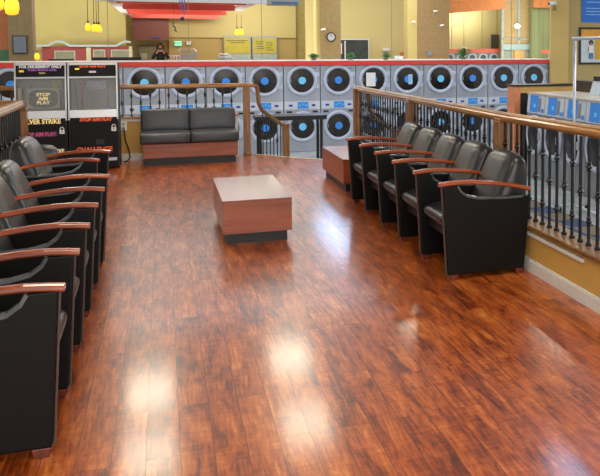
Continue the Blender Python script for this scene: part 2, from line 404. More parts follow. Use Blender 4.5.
def add_arm(t, y):
    p = arm_panel(y).build('arm_panel', M['panel'], t, bevel=.008)
    # rolled glossy lip inside the arm opening and piping along the front edge
    MB().sweep([(.553, y, .652), (.53, y, .612), (.482, y, .578), (.40, y, .560), (.2, y, .550), (.06, y, .553)], [(-.029, -.008), (-.022, .006), (.0, .010), (.022, .006), (.029, -.008)], up=Vector((0, 0, 1))).build('piping', M['lip'], p)
    MB().sweep([(.631, y, .04), (.667, y, .655)], [(-.012, -.003), (.012, -.003), (.012, .003), (-.012, .003)], up=Vector((1, 0, 0))).build('front_edge', M['edge'], p)
    MB().sweep([(.685, y, .662), (.62, y, .669), (.54, y, .674), (.44, y, .672), (.32, y, .661), (.18, y, .640), (.06, y, .614), (0, y, .598)],
               [(-.030, -.006), (-.024, .010), (-.010, .015), (.010, .015), (.024, .010), (.030, -.006), (.022, -.014), (-.022, -.014)]).build('armrest', M['armwood'], t, smooth=False, bevel=.003)
    for x in (.59, .085):
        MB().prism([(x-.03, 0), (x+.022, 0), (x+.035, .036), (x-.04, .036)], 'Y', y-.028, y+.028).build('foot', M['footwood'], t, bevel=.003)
def make_chair(label, ys=(-1,), group=None):
    t = thing('armchair', label, 'chair', group=group)
    b = backrest_mb(PW-.07).build('backrest', M['leather'], t, subsurf=1)
    MB().box(.06, -PW/2+.03, .20, .10, PW/2-.03, .50).build('back_panel', M['panel'], t)
    seat_mb(PW-.055).build('seat', M['leather'], t, subsurf=1)
    MB().box(.10, -PW/2+.03, .27, .585, PW/2-.03, .335).build('seat_frame', M['panel'], t)
    for s in ys: add_arm(t, s*PW/2)
    return t
ordl = ['nearest to the camera', 'second from the camera', 'third from the camera', 'fourth from the camera', 'farthest from the camera']
chL = make_chair('x', (-1,)); chEnd = make_chair('x', (-1, 1))
LX = -1.062   # rear of left row; chairs face +X
for k in range(5):
    o = copy_tree(chEnd if k == 4 else chL)
    o.location = (LX, 3.405+PW*k+PW/2, 0)
    tag(o, f'black leather armchair in the left row, {ordl[k]}', 'chair', 'left row of black armchairs')
# right row faces -X (turned half round): local -Y side is the far side
chR = make_chair('x', (1,)); chREnd = chEnd
for k in range(5):
    o = copy_tree(chEnd if k == 4 else chR)
    o.location = (2.435, 5.06+.583*k+PW/2, 0); o.rotation_euler = (0, 0, PI)
    tag(o, f'black leather armchair in the row by the railing, {ordl[k]}', 'chair', 'right row of black armchairs')
o = copy_tree(chEnd); o.location = (-1.165, 7.55, 0); o.rotation_euler = (0, 0, -.09)
tag(o, 'single black leather armchair just in front of the two arcade cabinets', 'chair')
for r in (chL, chR, chEnd):
    for c in kids(r):
        for g in kids(c): bpy.data.objects.remove(g)
        bpy.data.objects.remove(c)
    bpy.data.objects.remove(r)
# small round-backed stool behind it
t = thing('padded_stool', 'dark grey round padded stool peeking out behind the single armchair', 'stool', (-1.12, 8.75, 0))
MB().lathe([(.0, .0), (.11, .0), (.13, .03), (.13, .06), (.115, .10), (.08, .13), (.0, .145)], (0, 0, .50), n=24).build('seat', M['leather_grey'], t, smooth=True)
MB().lathe([(.03, .02), (.03, .50)], (0, 0, 0), n=12).build('pole', M['chrome'], t)
MB().lathe([(.0, 0), (.12, 0), (.115, .015), (.03, .03)], (0, 0, 0), n=24).build('base', M['chrome'], t)

# ------------------------------------------------------------------ low tables
def low_table(x0, y0, label):
    t = thing('coffee_table', label, 'table', (x0, y0, 0), group=None)
    W, D = .555, 1.235
    MB().box(.035, .045, 0, W-.035, D-.045, .088).build('plinth', M['plinth'], t)
    b = MB().box(0, 0, .088, W, D, .348).build('body', M['cherry'], t, bevel=.003)
    MB().box(-.002, -.002, .348, W+.002, D+.002, .364).build('tabletop', M['cherry_top'], t, bevel=.002)
    return t
low_table(.428, 6.58, 'cherry wood block coffee table on a black plinth in the middle of the floor')
low_table(1.855, 8.60, 'cherry wood block table beyond the far end of the right row of armchairs')

# ------------------------------------------------------------------ loveseat
t = thing('loveseat', 'charcoal leather two-seat bench with cherry wood base against the back wall', 'sofa', (.345, 11.43, 0))
def cushion(x0, y0, z0, x1, y1, z1, r=.03, puff=.012):
    m = MB().box(x0, y0, z0, x1, y1, z1)
    bmesh.ops.subdivide_edges(m.bm, edges=m.bm.edges, cuts=5, use_grid_fill=True)
    cx, cy, cz = (x0+x1)/2, (y0+y1)/2, (z0+z1)/2
    for v in m.bm.verts:
        a, b, c = (v.co.x-cx)/((x1-x0)/2), (v.co.y-cy)/((y1-y0)/2), (v.co.z-cz)/((z1-z0)/2)
        l = max(abs(a), abs(b), abs(c))
        k = lambda s, t_: puff*(1-s**4)*(1-t_**4)
        if abs(a) > .999: v.co.x += math.copysign(k(b, c), a)
        if abs(b) > .999: v.co.y += math.copysign(k(a, c), b)
        if abs(c) > .999: v.co.z += math.copysign(k(a, b), c)
    return m
MB().box(-.585, .045, 0, .595, .60, .10).build('plinth', M['plinth'], t)
MB().box(-.615, .02, .10, .625, .62, .292).build('base', M['cherry'], t, bevel=.003)
for x0 in (-.645, .005):
    cushion(x0, -.02, .30, x0+.635, .54, .435).build('seat', M['leather_grey'], t, bevel=.018, smooth=True, seg=3)
for x0 in (-.635, .005):
    b = cushion(x0, 0, 0, x0+.62, .12, .30).build('backrest', M['leather_grey'], t, bevel=.018, smooth=True, seg=3, loc=(0, .43, .435))
    b.rotation_euler = (-.12, 0, 0)
MB().box(-.64, .50, .435, .63, .62, .735).build('back_frame', M['leather_grey'], t, bevel=.02)

# ------------------------------------------------------------------ arcade cabinets
M['arc'] = mat('arcade_black', '08090c', .45, spec=.25)
M['arcside'] = mat('arcade_side', '1b1d21', .45, spec=.3)
M['plate'] = mat('diamond_plate', 'd0d3d6', .3, metal=.5, vary=.07, scale=60)
M['inner'] = emit('cabinet_interior_glow', '6d6e66', .1)  # inside lighting put into the surface as a faint glow
M['orange'] = emit('orange_print_glow', 'f0622c', .2); M['yellow'] = emit('yellow_print_glow', 'e8d48a', .4)  # printed lettering lifted by a glow in the material
M['magenta'] = emit('magenta_print_glow', 'c2456a', .3); M['purple'] = emit('purple_print_glow', '9a55b8', .4)  # these prints carry an added glow too
M['whitep'] = mat('white_print', 'e6e8ea', .5, vary=.01); M['bluep'] = mat('blue_backing', '1b2b5c', .5)
def arcade(x, label, left):
    t = thing('arcade_cabinet', label, 'arcade machine', (x, 11.38, 0))
    W = .29
    side = [(.0, .0), (.62, 0), (.62, 1.40), (.09, 1.405), (.055, 1.22), (.01, .78), (.0, .66)]
    for s in (-1, 1):
        MB().prism(side, 'X', s*W-.008, s*W+.008).build('side_panel', M['arcside'], t)
        MB().sweep([(s*W, .0, .66), (s*W, .002, .78), (s*W, .047, 1.22), (s*W, .082, 1.405)], [(-.009, -.006), (.009, -.006), (.009, .006), (-.009, .006)], up=Vector((0, -1, 0))).build('edge_trim', M['chrome'], t)
    MB().box(-W+.008, .012, .02, W-.008, .60, .69).build('lower_body', M['arc'], t)
    MB().prism([(-.004, .69), (.03, .69), (.03, .79), (.006, .79)], 'X', -W+.008, W-.008).build('coin_ledge', M['plate'], t, bevel=.002)
    MB().prism([(.062, 1.225), (.5, 1.225), (.5, 1.40), (.095, 1.40)], 'X', -W+.008, W-.008).build('marquee', M['arc'], t)
    MB().box(-W+.008, .085, 1.375, W-.008, .13, 1.408).box(-W+.008, .045, 1.205, W-.008, .08, 1.228).build('chrome_trim', M['chrome'], t, bevel=.003)
    inn = MB().box(-W+.01, .30, .775, W-.01, .33, 1.22).box(-W+.01, .03, .765, W-.01, .33, .785).build('game_interior', M['inner'], t)
    it = MB()
    if left:
        it.tube([(-.20, .10, .82), (-.22, .14, 1.08)], .012, 6).tube([(-.16, .10, .80), (-.12, .16, 1.12)], .008, 6).tube([(.22, .1, .8), (.2, .15, 1.1)], .01, 6)
        it.build('mechanism', M['black'], inn)
        MB().box(-.27, .09, .92, -.235, .1, 1.08).box(.1, .28, 1.05, .22, .295, 1.18).build('card', mat('tan_card', 'a89a6e', .6), inn)
        s = MB().prism([(.02+.17*math.copysign(abs(math.cos(a))**.6, math.cos(a)), .945+.115*math.copysign(abs(math.sin(a))**.6, math.sin(a))) for a in [2*PI*k/32 for k in range(32)]], 'Y', .085, .095).build('sign', M['black'], inn)
        MB().box(-.17, .096, .82, .21, .10, 1.08).build('sign_board', mat('olive_board', '8e8f7a', .6), inn)
        for k, w in enumerate(('STOP', 'AIM', 'PLAY')):
            text(w, .058, M['yellow'], (.02, .082, .995-.052*k), s, bold=.002, sx=1.15)
    else:
        it.tube([(-.22, .12, 1.12), (-.19, .1, .80)], .009, 6).tube([(-.14, .12, 1.15), (-.14, .1, .80)], .012, 6).tube([(.17, .12, 1.12), (.18, .1, .80)], .016, 6)
        it.build('mechanism', M['black'], inn)
        b = MB()
        for q in range(7): b.ball((-.152+.01*(q % 2), .09, .94+.035*q), .013, n=8)
        b.build('prize_beads', mat('red_beads', 'c0405a', .4), inn)
        b = MB(); b.ball((.19, .08, .815), .02, n=8).ball((.165, .08, .81), .015, n=8); b.build('prize_ball', mat('violet_ball', '7048d8', .4), inn)
        MB().box(-.09, .25, 1.05, .15, .26, 1.16).build('card', mat('blue_card', 'a3b3cc', .6), inn)
        st_ = MB()
        for q in range(9): st_.box(-.11+.03*q, .27, .80, -.104+.03*q, .28, 1.17)
        st_.build('slat_curtain', mat('grey_slats', '9a9a92', .5), inn)
    MB().prism([(.012, .785), (.018, .785), (.06, 1.205), (.054, 1.205)], 'X', -W+.012, W-.012).build('glass_pane', M['glass'], t)
    # lettering
    fy = .004
    pr = lambda *a: None
    if left:
        text('FOR AMUSEMENT ONLY', .045, M['whitep'], (0, .078, 1.355), t, bold=.002, rot=(PI/2-.18, 0, 0))
        text('THIRD BONUS LEVEL', .036, M['purple'], (.02, .070, 1.315), t, bold=.001, rot=(PI/2-.18, 0, 0))
        text('PUSH', .03, M['yellow'], (.02, .062, 1.275), t, rot=(PI/2-.18, 0, 0))
        MB().box(-.245, .07, 1.29, -.19, .075, 1.315).build('price_sticker', emit('amber_sticker', 'e8b53c', .5), t)  # sticker with a glow added to its colour
        text('SILVER STRIKE', .085, M['yellow'], (.0, .009, .65), t, bold=.003, sx=.84)
        MB().box(-.25, .0095, .455, .18, .012, .515).build('decal', M['bluep'], t)
        text('STOP AIM PLAY', .07, M['magenta'], (-.03, .007, .485), t, bold=.002, sx=.8)
        MB().box(.13, .0095, .225, .27, .012, .295).build('decal', M['bluep'], t)
        text('DELUXE', .07, M['yellow'], (.15, .007, .26), t, bold=.002, sx=.8)
        lk = (.235, .53)
    else:
        text('STOP AIM PLAY', .038, M['orange'], (0, .080, 1.355), t, bold=.0015, rot=(PI/2-.18, 0, 0), sx=1.2)
        MB().box(-.21, .07, 1.315, -.16, .075, 1.337).build('price_sticker', emit('amber_sticker2', 'f0d23c', .5), t)  # glow added to this sticker as well
        MB().box(-.045, .062, 1.275, .04, .068, 1.30).build('decal', M['whitep'], t)
        MB().box(-.17, .0095, .635, .22, .012, .69).build('decal', mat('dark_red_backing', '4a1512', .5), t)
        text('STOP AIM PLAY', .065, M['orange'], (.025, .007, .662), t, bold=.003, sx=.85, shear=.25)
        text('CHALLENGE', .088, M['orange'], (0, .008, .262), t, bold=.002, sx=.88, shear=.1)
        MB().box(.02, .006, .33, .12, .011, .40).build('coin_door', M['plinth'], t, bevel=.004)
        MB().box(.10, .004, .11, .27, .011, .15).build('vent_plate', M['plate'], t)
        lk = (.24, .545)
    lx, lz = lk
    lb = MB().box(lx-.03, .0, lz-.045, lx+.03, .010, lz+.005).build('padlock', M['whitep'], t, bevel=.004)
    MB().tube([(lx-.02, .004, lz), (lx-.02, .004, lz+.025), (lx-.01, .004, lz+.043), (lx+.01, .004, lz+.043), (lx+.02, .004, lz+.025), (lx+.02, .004, lz)], .006, 8).build('shackle', M['whitep'], lb)
    MB().lathe([(.008, -.003), (.008, 0)], (lx, .001, lz-.015), 'Y', n=10).build('keyhole', M['black'], lb)
    return t
arcade(-1.475, 'black arcade cabinet with yellow lettering at the left, half hidden by railing', True)
arcade(-.862, 'black arcade cabinet with orange lettering beside the wall outlet', False)

# outlet and cord
t = thing('wall_outlet', 'white wall outlet on the ochre wall between arcade cabinet and loveseat', 'outlet', (-.535, 12.09, .50))
MB().box(-.045, -.006, -.065, .045, .004, .065).build('cover_plate', M['whitep'], t, bevel=.004)
MB().box(-.018, -.010, -.045, .018, -.004, -.01).box(-.018, -.010, .01, .018, -.004, .045).build('socket', mat('socket_grey', 'a8a8a0', .4), t)
tag(MB().tube([(-.53, 12.075, .47), (-.525, 12.05, .44), (-.515, 12.06, .30), (-.475, 12.04, .18), (-.455, 12.03, .06), (-.49, 12.0, .012), (-.53, 11.95, .010)], .009, 6).build('power_cord', M['black'], smooth=True), 'black power cord hanging from the wall outlet to the floor', 'cord')

# ------------------------------------------------------------------ stacked dryers
def make_dryer():
    t = thing('stacked_dryer', 'x', 'dryer')
    W = .385
    MB().box(-W, .0, LF+.12-LF, W, 1.0, 1.965).build('cabinet', M['steel'], t, bevel=.006)
    MB().box(-W, .03, 0, W, 1.0, .12).box(-W+.01, .005, .12, W-.01, .03, .27).build('kick_panel', M['ctl'], t)
    for j, zc in enumerate((1.645, .655)):
        d = MB().lathe([(.255, -.0), (.245, -.010), (.0, -.020)], (-.005, -.016, zc), 'Y', n=40).build('door', M['drum'], t, smooth=False)
        MB().lathe([(.315, 0), (.335, -.012), (.33, -.030), (.31, -.044), (.272, -.042), (.253, -.022), (.25, 0)], (0, 0, zc), 'Y', n=48).build('door_ring', M['ring'], d, smooth=True)
        for s in (-1, 1): MB().box(.24, -.034, zc+s*.13-.045, .37, -.004, zc+s*.13+.045).build('hinge', M['ring'], d, bevel=.006)
        MB().box(-.262, -.05, zc-.04, -.225, -.018, zc+.04).build('handle', M['ring2'], d, bevel=.006)
        MB().lathe([(.08, 0), (.08, -.003)], (0, -.036, zc), 'Y', n=28).build('sticker', M['blue'], d)
    c = MB().box(-W+.01, -.008, 1.03, W-.01, 0, 1.20).build('control_panel', M['ctl'], t)
    MB().box(-.10, -.012, 1.045, .13, -.008, 1.185).build('screen', M['blue'], c)
    for q in range(3): MB().box(-.07+.07*q, -.014, 1.10+.02*(q % 2), -.035+.07*q, -.012, 1.13+.02*(q % 2)).build('display_mark', M['cyan'], c)
    for q in (.24, -.245): MB().box(q-.04, -.012, 1.09, q+.04, -.008, 1.135).build('button', M['navy'], c)
    for q in (-.275, .275): MB().box(q-.055, -.010, .955, q+.055, .002, .995).build('vent_slot', M['black'], t)
    MB().box(.24, -.006, 1.88, .30, .001, 1.92).build('badge', M['steel2'], t)
    return t
dry = make_dryer()
names = {0: 'behind the left end of the oak railing', 1: 'above the left cushion of the loveseat', 2: 'above the right cushion of the loveseat', 3: 'just right of the oak newel post by the loveseat', 4: 'behind the narrow black counter',
         5: 'at the left end of the right railing', 6: 'with a sheet of white paper on its upper door', 7: 'with a cut sticker on its upper door, above the railing',
         8: 'with a cyan dot, fourth from the right end', 9: 'with a blue dot, third from the right end', 10: 'with a cyan dot, second from the right end', 11: 'at the right end of the row beside the yellow pillar',
         -1: 'directly behind the right arcade cabinet', -2: 'directly behind the left arcade cabinet', -3: 'at the left edge beyond the arcade cabinets'}
cyan = {4, 8, 10, 11, 0, 5}
for n in range(-3, 12):
    o = copy_tree(dry)
    X = -.345 + .783*n
    o.location = (X, 17.0, LF)
    tag(o, 'stacked steel dryer ' + names[n], 'dryer', 'row of stacked dryers along the back')
    if n in cyan:
        for c in kids(o):
            for g in kids(c):
                if g.name.startswith('sticker') and ((n != 5) or c.location.z > 5):
                    g.data = g.data.copy(); g.data.materials[0] = M['cyan']
    if n in (6, 7):
        dd = [c for c in kids(o) if c.name.startswith('door')][0]
        if n == 6: MB().box(-.17, -.042, 1.50, .04, -.038, 1.80).build('paper_sheet', M['paper'], dd)
        else: MB().box(.01, -.042, 1.53, .11, -.038, 1.75).build('paper_sheet', mat('pale_blue_paper', '9fc6ea', .6), dd)
for c in kids(dry):
    for g in kids(c): bpy.data.objects.remove(g)
    bpy.data.objects.remove(c)
bpy.data.objects.remove(dry)
# red ledge over the dryers
struct(MB().box(-3.4, 16.94, 1.228, 8.85, 18.1, 1.322).build('trim_8', M['red'], bevel=.004))
struct(MB().box(-3.4, 16.95, 1.322, 8.85, 18.1, 1.337).build('trim_9', M['white']))

# narrow black counter on the laundry floor
t = thing('folding_counter', 'tall narrow counter with black top and legs in front of the dryers', 'table', (2.05, 13.6, LF))
MB().box(-.62, -.22, 1.125, .56, .22, 1.2).build('tabletop', M['black'], t, bevel=.004)
for sx in (.47, -.55):
    for sy in (-.17, .17): MB().box(sx-.022, sy-.022, 0, sx+.022, sy+.022, 1.125).build('leg', M['blackmatte'], t)

# ------------------------------------------------------------------ washers along the right aisle
def make_washer():
    t = thing('washer', 'x', 'washer')
    MB().box(0, -.39, 0, .95, .39, 1.10).build('cabinet', M['steel2'], t, bevel=.008)
    MB().box(0, -.39, 1.40, .95, .39, 1.44).build('top', mat('washer_top', 'b3aea6', .4), t, bevel=.005)
    c = MB().prism([(-.01, 1.10), (.2, 1.10), (.2, 1.41), (.02, 1.41)], 'Y', -.385, .385).build('control_panel', M['ctl'], t)
    mb = lambda y0, z0, y1, z1, off=.014: MB().prism([(-.01-off+.1*(z0-1.1), z0), (0-off+.1*(z0-1.1)+.006, z0), (0-off+.1*(z1-1.1)+.006, z1), (-.01-off+.1*(z1-1.1), z1)], 'Y', y0, y1)
    mb(-.10, 1.12, .26, 1.40, .004).build('screen', M['blue'], c)
    mb(.0, 1.2, .08, 1.26, .012).build('screen_icon', M['cyan'], c)
    mb(-.22, 1.14, -.13, 1.36, .01).build('coin_slot', M['steel2'], c)
    mb(-.36, 1.13, -.27, 1.19, .01).build('button', M['blue'], c)
    d = MB().lathe([(.25, 0), (.24, -.03), (.0, -.05)], (-.02, 0, .74), 'X', n=36).build('door', M['drum'], t, smooth=False)
    MB().lathe([(.33, .02), (.34, -.02), (.32, -.05), (.27, -.06), (.25, -.03), (.25, .0)], (0, 0, .74), 'X', n=40).build('door_ring', M['ring'], d, smooth=True)
    MB().box(-.09, -.31, .68, -.03, -.25, .80).build('handle', M['chrome'], d, bevel=.008)
    return t
wa = make_washer()
wn = ['at the far end beside the black bulkhead', 'second from the far end of its row', 'third from the far end, left of the pole', 'fourth from the far end, right of the pole',
      'fifth from the far end, at the right edge', 'sixth from the far end of the aisle', 'nearest in the right aisle']
for k in range(6):
    o = copy_tree(wa); o.location = (6.2, 12.65-.709*k, LF); o.scale = (1, .886, 1.07); tag(o, 'grey washer with blue control panel, ' + wn[k], 'washer', 'front-load washers in the right aisle')
for c in kids(wa):
    for g in kids(c): bpy.data.objects.remove(g)
    bpy.data.objects.remove(c)
bpy.data.objects.remove(wa)
sbox('wall_washer_ledge', M['granite'], 7.16, 7.9, LF, 7.35, 12.95, 1.0)
for k, (y, cap) in enumerate(((11.65, 1), (10.41, 0))):
    t = thing('leaflet_holder', 'clear leaflet holder on the washer tops, ' + ('left of the metal pole' if cap else 'right of the metal pole'), 'holder', (6.80, y, .802))
    MB().prism([(-.04, 0), (.05, 0), (.09, .24), (.04, .24)], 'Y', -.10, .10).build('tray', mat('pale_acrylic', 'b9c6d0', .3), t, bevel=.004)
    if cap: MB().box(.02, -.06, .24, .10, .06, .32).build('cap', M['black'], t, bevel=.004)
    else: MB().box(-.03, -.07, .245, .08, .07, .26).build('cap', M['paper'], t)
# bulkhead at the end of the washers
struct(MB().box(6.17, 13.3, LF, 8.2, 13.56, .767).build('wall_bulkhead', M['blackmatte']))
struct(MB().box(6.12, 13.28, .767, 8.2, 13.58, .888).build('trim_10', M['wall']))
struct(MB().box(6.05, 13.25, .888, 7.55, 13.61, .922).build('trim_11', M['black'], bevel=.004))
struct(MB().box(6.07, 13.27, LF, 6.19, 13.59, .888).build('trim_12', mat('salmon_paint', 'cf8358', .6)))
# garment rack
t = thing('garment_rack', 'chrome garment rack pole with a top bar standing in the washer aisle', 'rack', (5.5, 9.97, LF))
MB().tube([(0, 0, .06), (0, 0, 2.47)], .022, 10).build('pole', M['chrome'], t, smooth=True)
MB().tube([(0, -1.5, .06), (0, -1.5, 2.47)], .022, 10).build('pole', M['chrome'], t, smooth=True)
MB().tube([(0, .06, 2.475), (0, -1.56, 2.475)], .026, 10).build('top_bar', M['chrome'], t, smooth=True)
MB().tube([(0, .1, .08), (0, -1.6, .08)], .02, 8).tube([(-.22, 0, .08), (.22, 0, .08)], .02, 8).tube([(-.22, -1.5, .08), (.22, -1.5, .08)], .02, 8).build('base', M['chrome'], t)
for a, b in ((-.22, 0), (.22, 0), (-.22, -1.5), (.22, -1.5)): MB().lathe([(.03, -.012), (.035, 0), (.03, .012)], (a, b, .035), 'Y', n=12).build('wheel', M['black'], t)

# right pillar and wall with posters
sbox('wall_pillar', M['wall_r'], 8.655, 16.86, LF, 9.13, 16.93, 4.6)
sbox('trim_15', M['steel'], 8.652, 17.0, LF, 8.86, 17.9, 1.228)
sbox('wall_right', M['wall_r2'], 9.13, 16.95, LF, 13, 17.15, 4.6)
t = thing('wall_poster', 'bright blue notice with white print high on the right wall', 'poster', (10.02, 16.94, 2.9))
MB().box(-.5, -.015, -.68, .6, .0, .5).build('sheet', mat('poster_blue', '1d6fd0', .5, vary=.03), t)
m = MB()
for k in range(12):
    if k not in (3, 8): m.box(-.38, -.018, -.50+.075*k, .1+.25*random.random(), -.0155, -.478+.075*k)
m.build('print_lines', mat('pale_blue_print', '8cb8ea', .6), t)
t = thing('framed_poster', 'black framed poster with a standing child on the right wall', 'poster', (10.07, 16.94, 1.66))
MB().box(-.62, -.03, -.46, .6, 0, .44).build('frame', M['black'], t, bevel=.004)
MB().box(-.57, -.034, -.41, .55, -.028, .39).build('sheet', mat('poster_pale', 'c4d2dc', .6, vary=.04), t)
MB().box(-.57, -.038, .18, .55, -.034, .39).build('banner', mat('poster_orange', 'd99a34', .6), t)
MB().box(-.20, -.039, -.34, .5, -.035, .16).build('colour_block', mat('poster_mustard', 'd2a63c', .6), t)
q = MB()
q.lathe([(.0, .0), (.065, 0), (.065, -.003), (0, -.004)], (-.30, -.036, .07), 'Y', n=16, mi=0)
q.lathe([(.0, .0), (.04, 0), (.04, -.004), (0, -.005)], (-.30, -.038, .045), 'Y', n=16, mi=1)
q.prism([(-.36, -.18), (-.24, -.18), (-.235, -.02), (-.28, .0), (-.32, 0), (-.365, -.02)], 'Y', -.041, -.037, mi=2)
q.prism([(-.39, -.15), (-.365, -.15), (-.35, -.03), (-.375, -.03)], 'Y', -.041, -.038, mi=1)
q.prism([(-.36, -.33), (-.31, -.33), (-.30, -.2), (-.29, -.33), (-.245, -.33), (-.24, -.18), (-.36, -.18)], 'Y', -.041, -.037, mi=3)
q.build('printed_child', [mat('dark_hair', '2c1d18', .6), mat('print_skin', 'a06a4a', .6), M['whitep'], mat('jeans_print', '4a74a8', .6)], t)

# security camera on the pillar
t = thing('wall_mounted_camera', 'white bullet camera mounted on the yellow pillar beside the dryers', 'camera', (8.62, 16.80, 2.64))
MB().tube([(-.10, -.12, .0), (.10, -.06, .02)], .042, 12).build('body', M['whitep'], t, smooth=True)
MB().lathe([(.03, -.02), (.03, .0)], (-.11, -.125, 0), 'X', n=12).build('lens', M['black'], t)
MB().box(.085, -.05, -.16, .115, .05, .05).build('bracket', mat('bronze', '8a7a50', .5), t)

# ------------------------------------------------------------------ area seen above the dryers
sbox('floor_far', mat('far_floor', '7b4a2c', .4), -12, 18.2, -.02, 26, 40.5, 0)
yw = mat('yellow_wall', 'bfb172', .7, vary=.04, scale=.4); yb = mat('bright_yellow_wall', 'c6ba80', .7, vary=.03, scale=.4)
ol = mat('olive_wall', 'aa9a5e', .7, vary=.06, scale=.3); tan = mat('tan_wall', 'ad985a', .7, vary=.03, scale=.5)
sbox('wall_far_left', mat('sage_yellow_wall', 'b3a866', .7, vary=.08, scale=.25), -9, 33.4, 0, -1.3, 33.45, 4.5)
sbox('wall_far_back', mat('tan_far', 'a89758', .7), -9, 37.2, 0, 7, 37.4, 4.6)
struct(MB().box(.30, 36.9, 2.06, 5.8, 37.2, 4.6).build('wall_far_upper', yw))
struct(MB().box(.30, 37.0, 0, 5.8, 37.2, 2.06).build('wall_far_lower', tan))
sbox('wall_far_header', mat('maroon_panel', '7c4a3e', .6), -1.16, 36.5, 1.93, .30, 36.9, 4.6)
sbox('wall_far_centre', yb, 5.6, 33, 0, 11, 33.2, 4.6)
sbox('wall_far_right', yb, 10.6, 36, 0, 18, 36.2, 4.6)
# tan columns
sbox('wall_column_left', mat('column_taupe', '8b7d58', .7), -4.15, 26.0, 0, -3.52, 26.6, 4.6)
sbox('wall_column_edge', mat('edge_orange', 'b9744c', .7), -5.2, 26.5, 1.5, -4.15, 26.7, 4.6)
sbox('wall_column_green', mat('edge_green', '4a7a5e', .7), -5.2, 26.4, 1.0, -4.05, 26.5, 1.55)
sbox('wall_column_middle', mat('column_grey_tan', '8f7c52', .7), 5.66, 30, 0, 6.42, 30.6, 4.6)
sbox('wall_column_middle_edge', yw, 5.5, 30.1, 0, 5.66, 30.7, 4.6)
sbox('wall_column_right', mat('column_brown', '8e7851', .7), 9.50, 30, 0, 10.84, 30.6, 4.6)
sbox('wall_column_right_edge', yw, 9.10, 30.05, 0, 9.50, 30.6, 4.6)
# ceilings beyond
struct(MB().box(-1.42, 22.5, 2.93, -1.17, 36.5, 2.98).box(-1.7, 23.6, 2.88, 2.9, 23.75, 3.3).box(2.36, 23.8, 2.95, 2.75, 30, 3.0).build('ceiling_far', M['ceil']))
for k, (yy, zb) in enumerate(((24.2, 2.86), (27.6, 2.86), (31.2, 2.86), (35.4, 2.86))):
    pass
beam = mat('red_beam', 'd65848', .5, vary=.03)
bm0 = tag(MB().box(-1.16, -.06, 0, 2.35, .06, .42).build('ceiling_beam', beam), 'x', 'beam')
bm0.location = (0, 24.2, 2.86)
tag(bm0, 'red ceiling beam, nearest and widest of the four', 'beam', 'red ceiling beams')
for yy, lb in ((28.0, 'second from the front'), (31.8, 'third from the front'), (36.0, 'farthest and lowest looking')):
    o = bm0.copy(); C.objects.link(o); o.location = (0, yy, 2.86); tag(o, 'red ceiling beam, ' + lb, 'beam', 'red ceiling beams')
struct(MB().box(-1.16, 24, 3.27, 2.35, 37, 3.3).build('ceiling_soffit', mat('soffit_orange', 'cf6a44', .6)))
# vertical joint strips between the wide panes
js = [(-1.02, 'a'), (.53, 'b'), (2.03, 'c'), (4.95, 'd'), (6.42, 'e'), (7.96, 'f')]
for k, (jx, _) in enumerate(js):
    sbox(f'trim_{20+k}', mat('pane_joint', '6f7466', .3), jx-.005, 17.6, 1.337, jx+.005, 17.61, 4.5)

# store front: red panels, white arched trim, windows
t = thing('storefront', 'maroon panelled storefront with white arched trim at the upper left', 'storefront', (-2.7, 33.2, 0))
mar = mat('maroon_paint', '8a3c34', .6)
MB().box(-1.5, 0, 0, 1.55, .15, 1.66).build('panel', mar, t)
prof = [(-.04, -.03), (.04, -.03), (.04, .04), (-.04, .04)]
arc = []
def ap(x): 
    for c0 in (-.92, 1.42):
        d = (x-c0)/.34
        if abs(d) < 1: return 1.68+.16*math.cos(d*PI/2)**.8
    return 1.68
pts = [(-1.75+.04*k, -.05, ap(-1.75+.04*k)) for k in range(84)]
MB().sweep(pts, prof).build('arched_trim', mat('pale_blue_trim', 'a4b8ba', .5), t)
m = MB()
for x0, x1, zt in ((-1.05, -.42, 1.46), (.28, .62, 1.5), (.90, 1.5, 1.5)):
    m.box(x0-.04, -.04, 0, x1+.04, 0, zt+.04)
m.build('window_frame', mat('grey_white_frame', 'a9ac9c', .5), t)
for x0, x1, zt in ((-1.05, -.42, 1.46), (.28, .62, 1.5), (.90, 1.5, 1.5)):
    MB().box(x0, -.06, .2, x1, -.04, zt).build('window', mat('dull_window', '7b8069', .3), t)
cp = mat('cream_pilaster', 'b4b496', .6)
MB().box(0, -.06, 0, .16, 0, 1.62).build('pilaster', cp, t); MB().box(1.5, -.06, 0, 1.62, 0, 1.66).build('pilaster', cp, t)
tag(MB().box(-2.05, 27, 0, -.62, 27.4, 1.31).build('display_case', M['black'], bevel=.01), 'long black case standing behind the ledge above the right arcade cabinet', 'case')
tag(MB().box(-3.5, 29, 0, -2.75, 29.3, 1.24).build('display_case', M['black'], bevel=.01), 'low black case behind the ledge above the left arcade cabinet', 'case')
t = thing('wall_picture', 'dark framed blue-grey picture on the taupe column at the upper left', 'picture', (-3.85, 25.97, 1.7))
MB().box(-.19, -.02, -.26, .19, .02, .26).build('frame', M['black'], t); MB().box(-.165, -.026, -.235, .165, -.018, .235).build('print', mat('blue_grey_print', '717d8c', .5), t)
# door below maroon header
t = thing('far_doorway', 'grey-green doorway behind the photographer', 'door', (-.65, 36.95, 0))
MB().box(-.28, 0, 0, .5, .08, 1.66).build('door_leaf', mat('sage_door', '7d7a55', .6), t)
MB().box(-.34, -.03, 0, -.28, .05, 1.72).box(-.28, -.03, 1.66, .55, .05, 1.72).build('frame', mat('dark_sage', '5d5f48', .6), t)
MB().box(-.22, -.02, 1.1, .04, 0, 1.38).build('notice', mat('pale_notice', 'a9ad92', .6), t)
tag(MB().box(-.36, 36.44, 2.02, -.08, 36.49, 2.08).build('wall_plaque', mat('plaque_blue', '3b4f84', .5), bevel=.004), 'small blue plaque on the maroon panel above the photographer', 'sign')
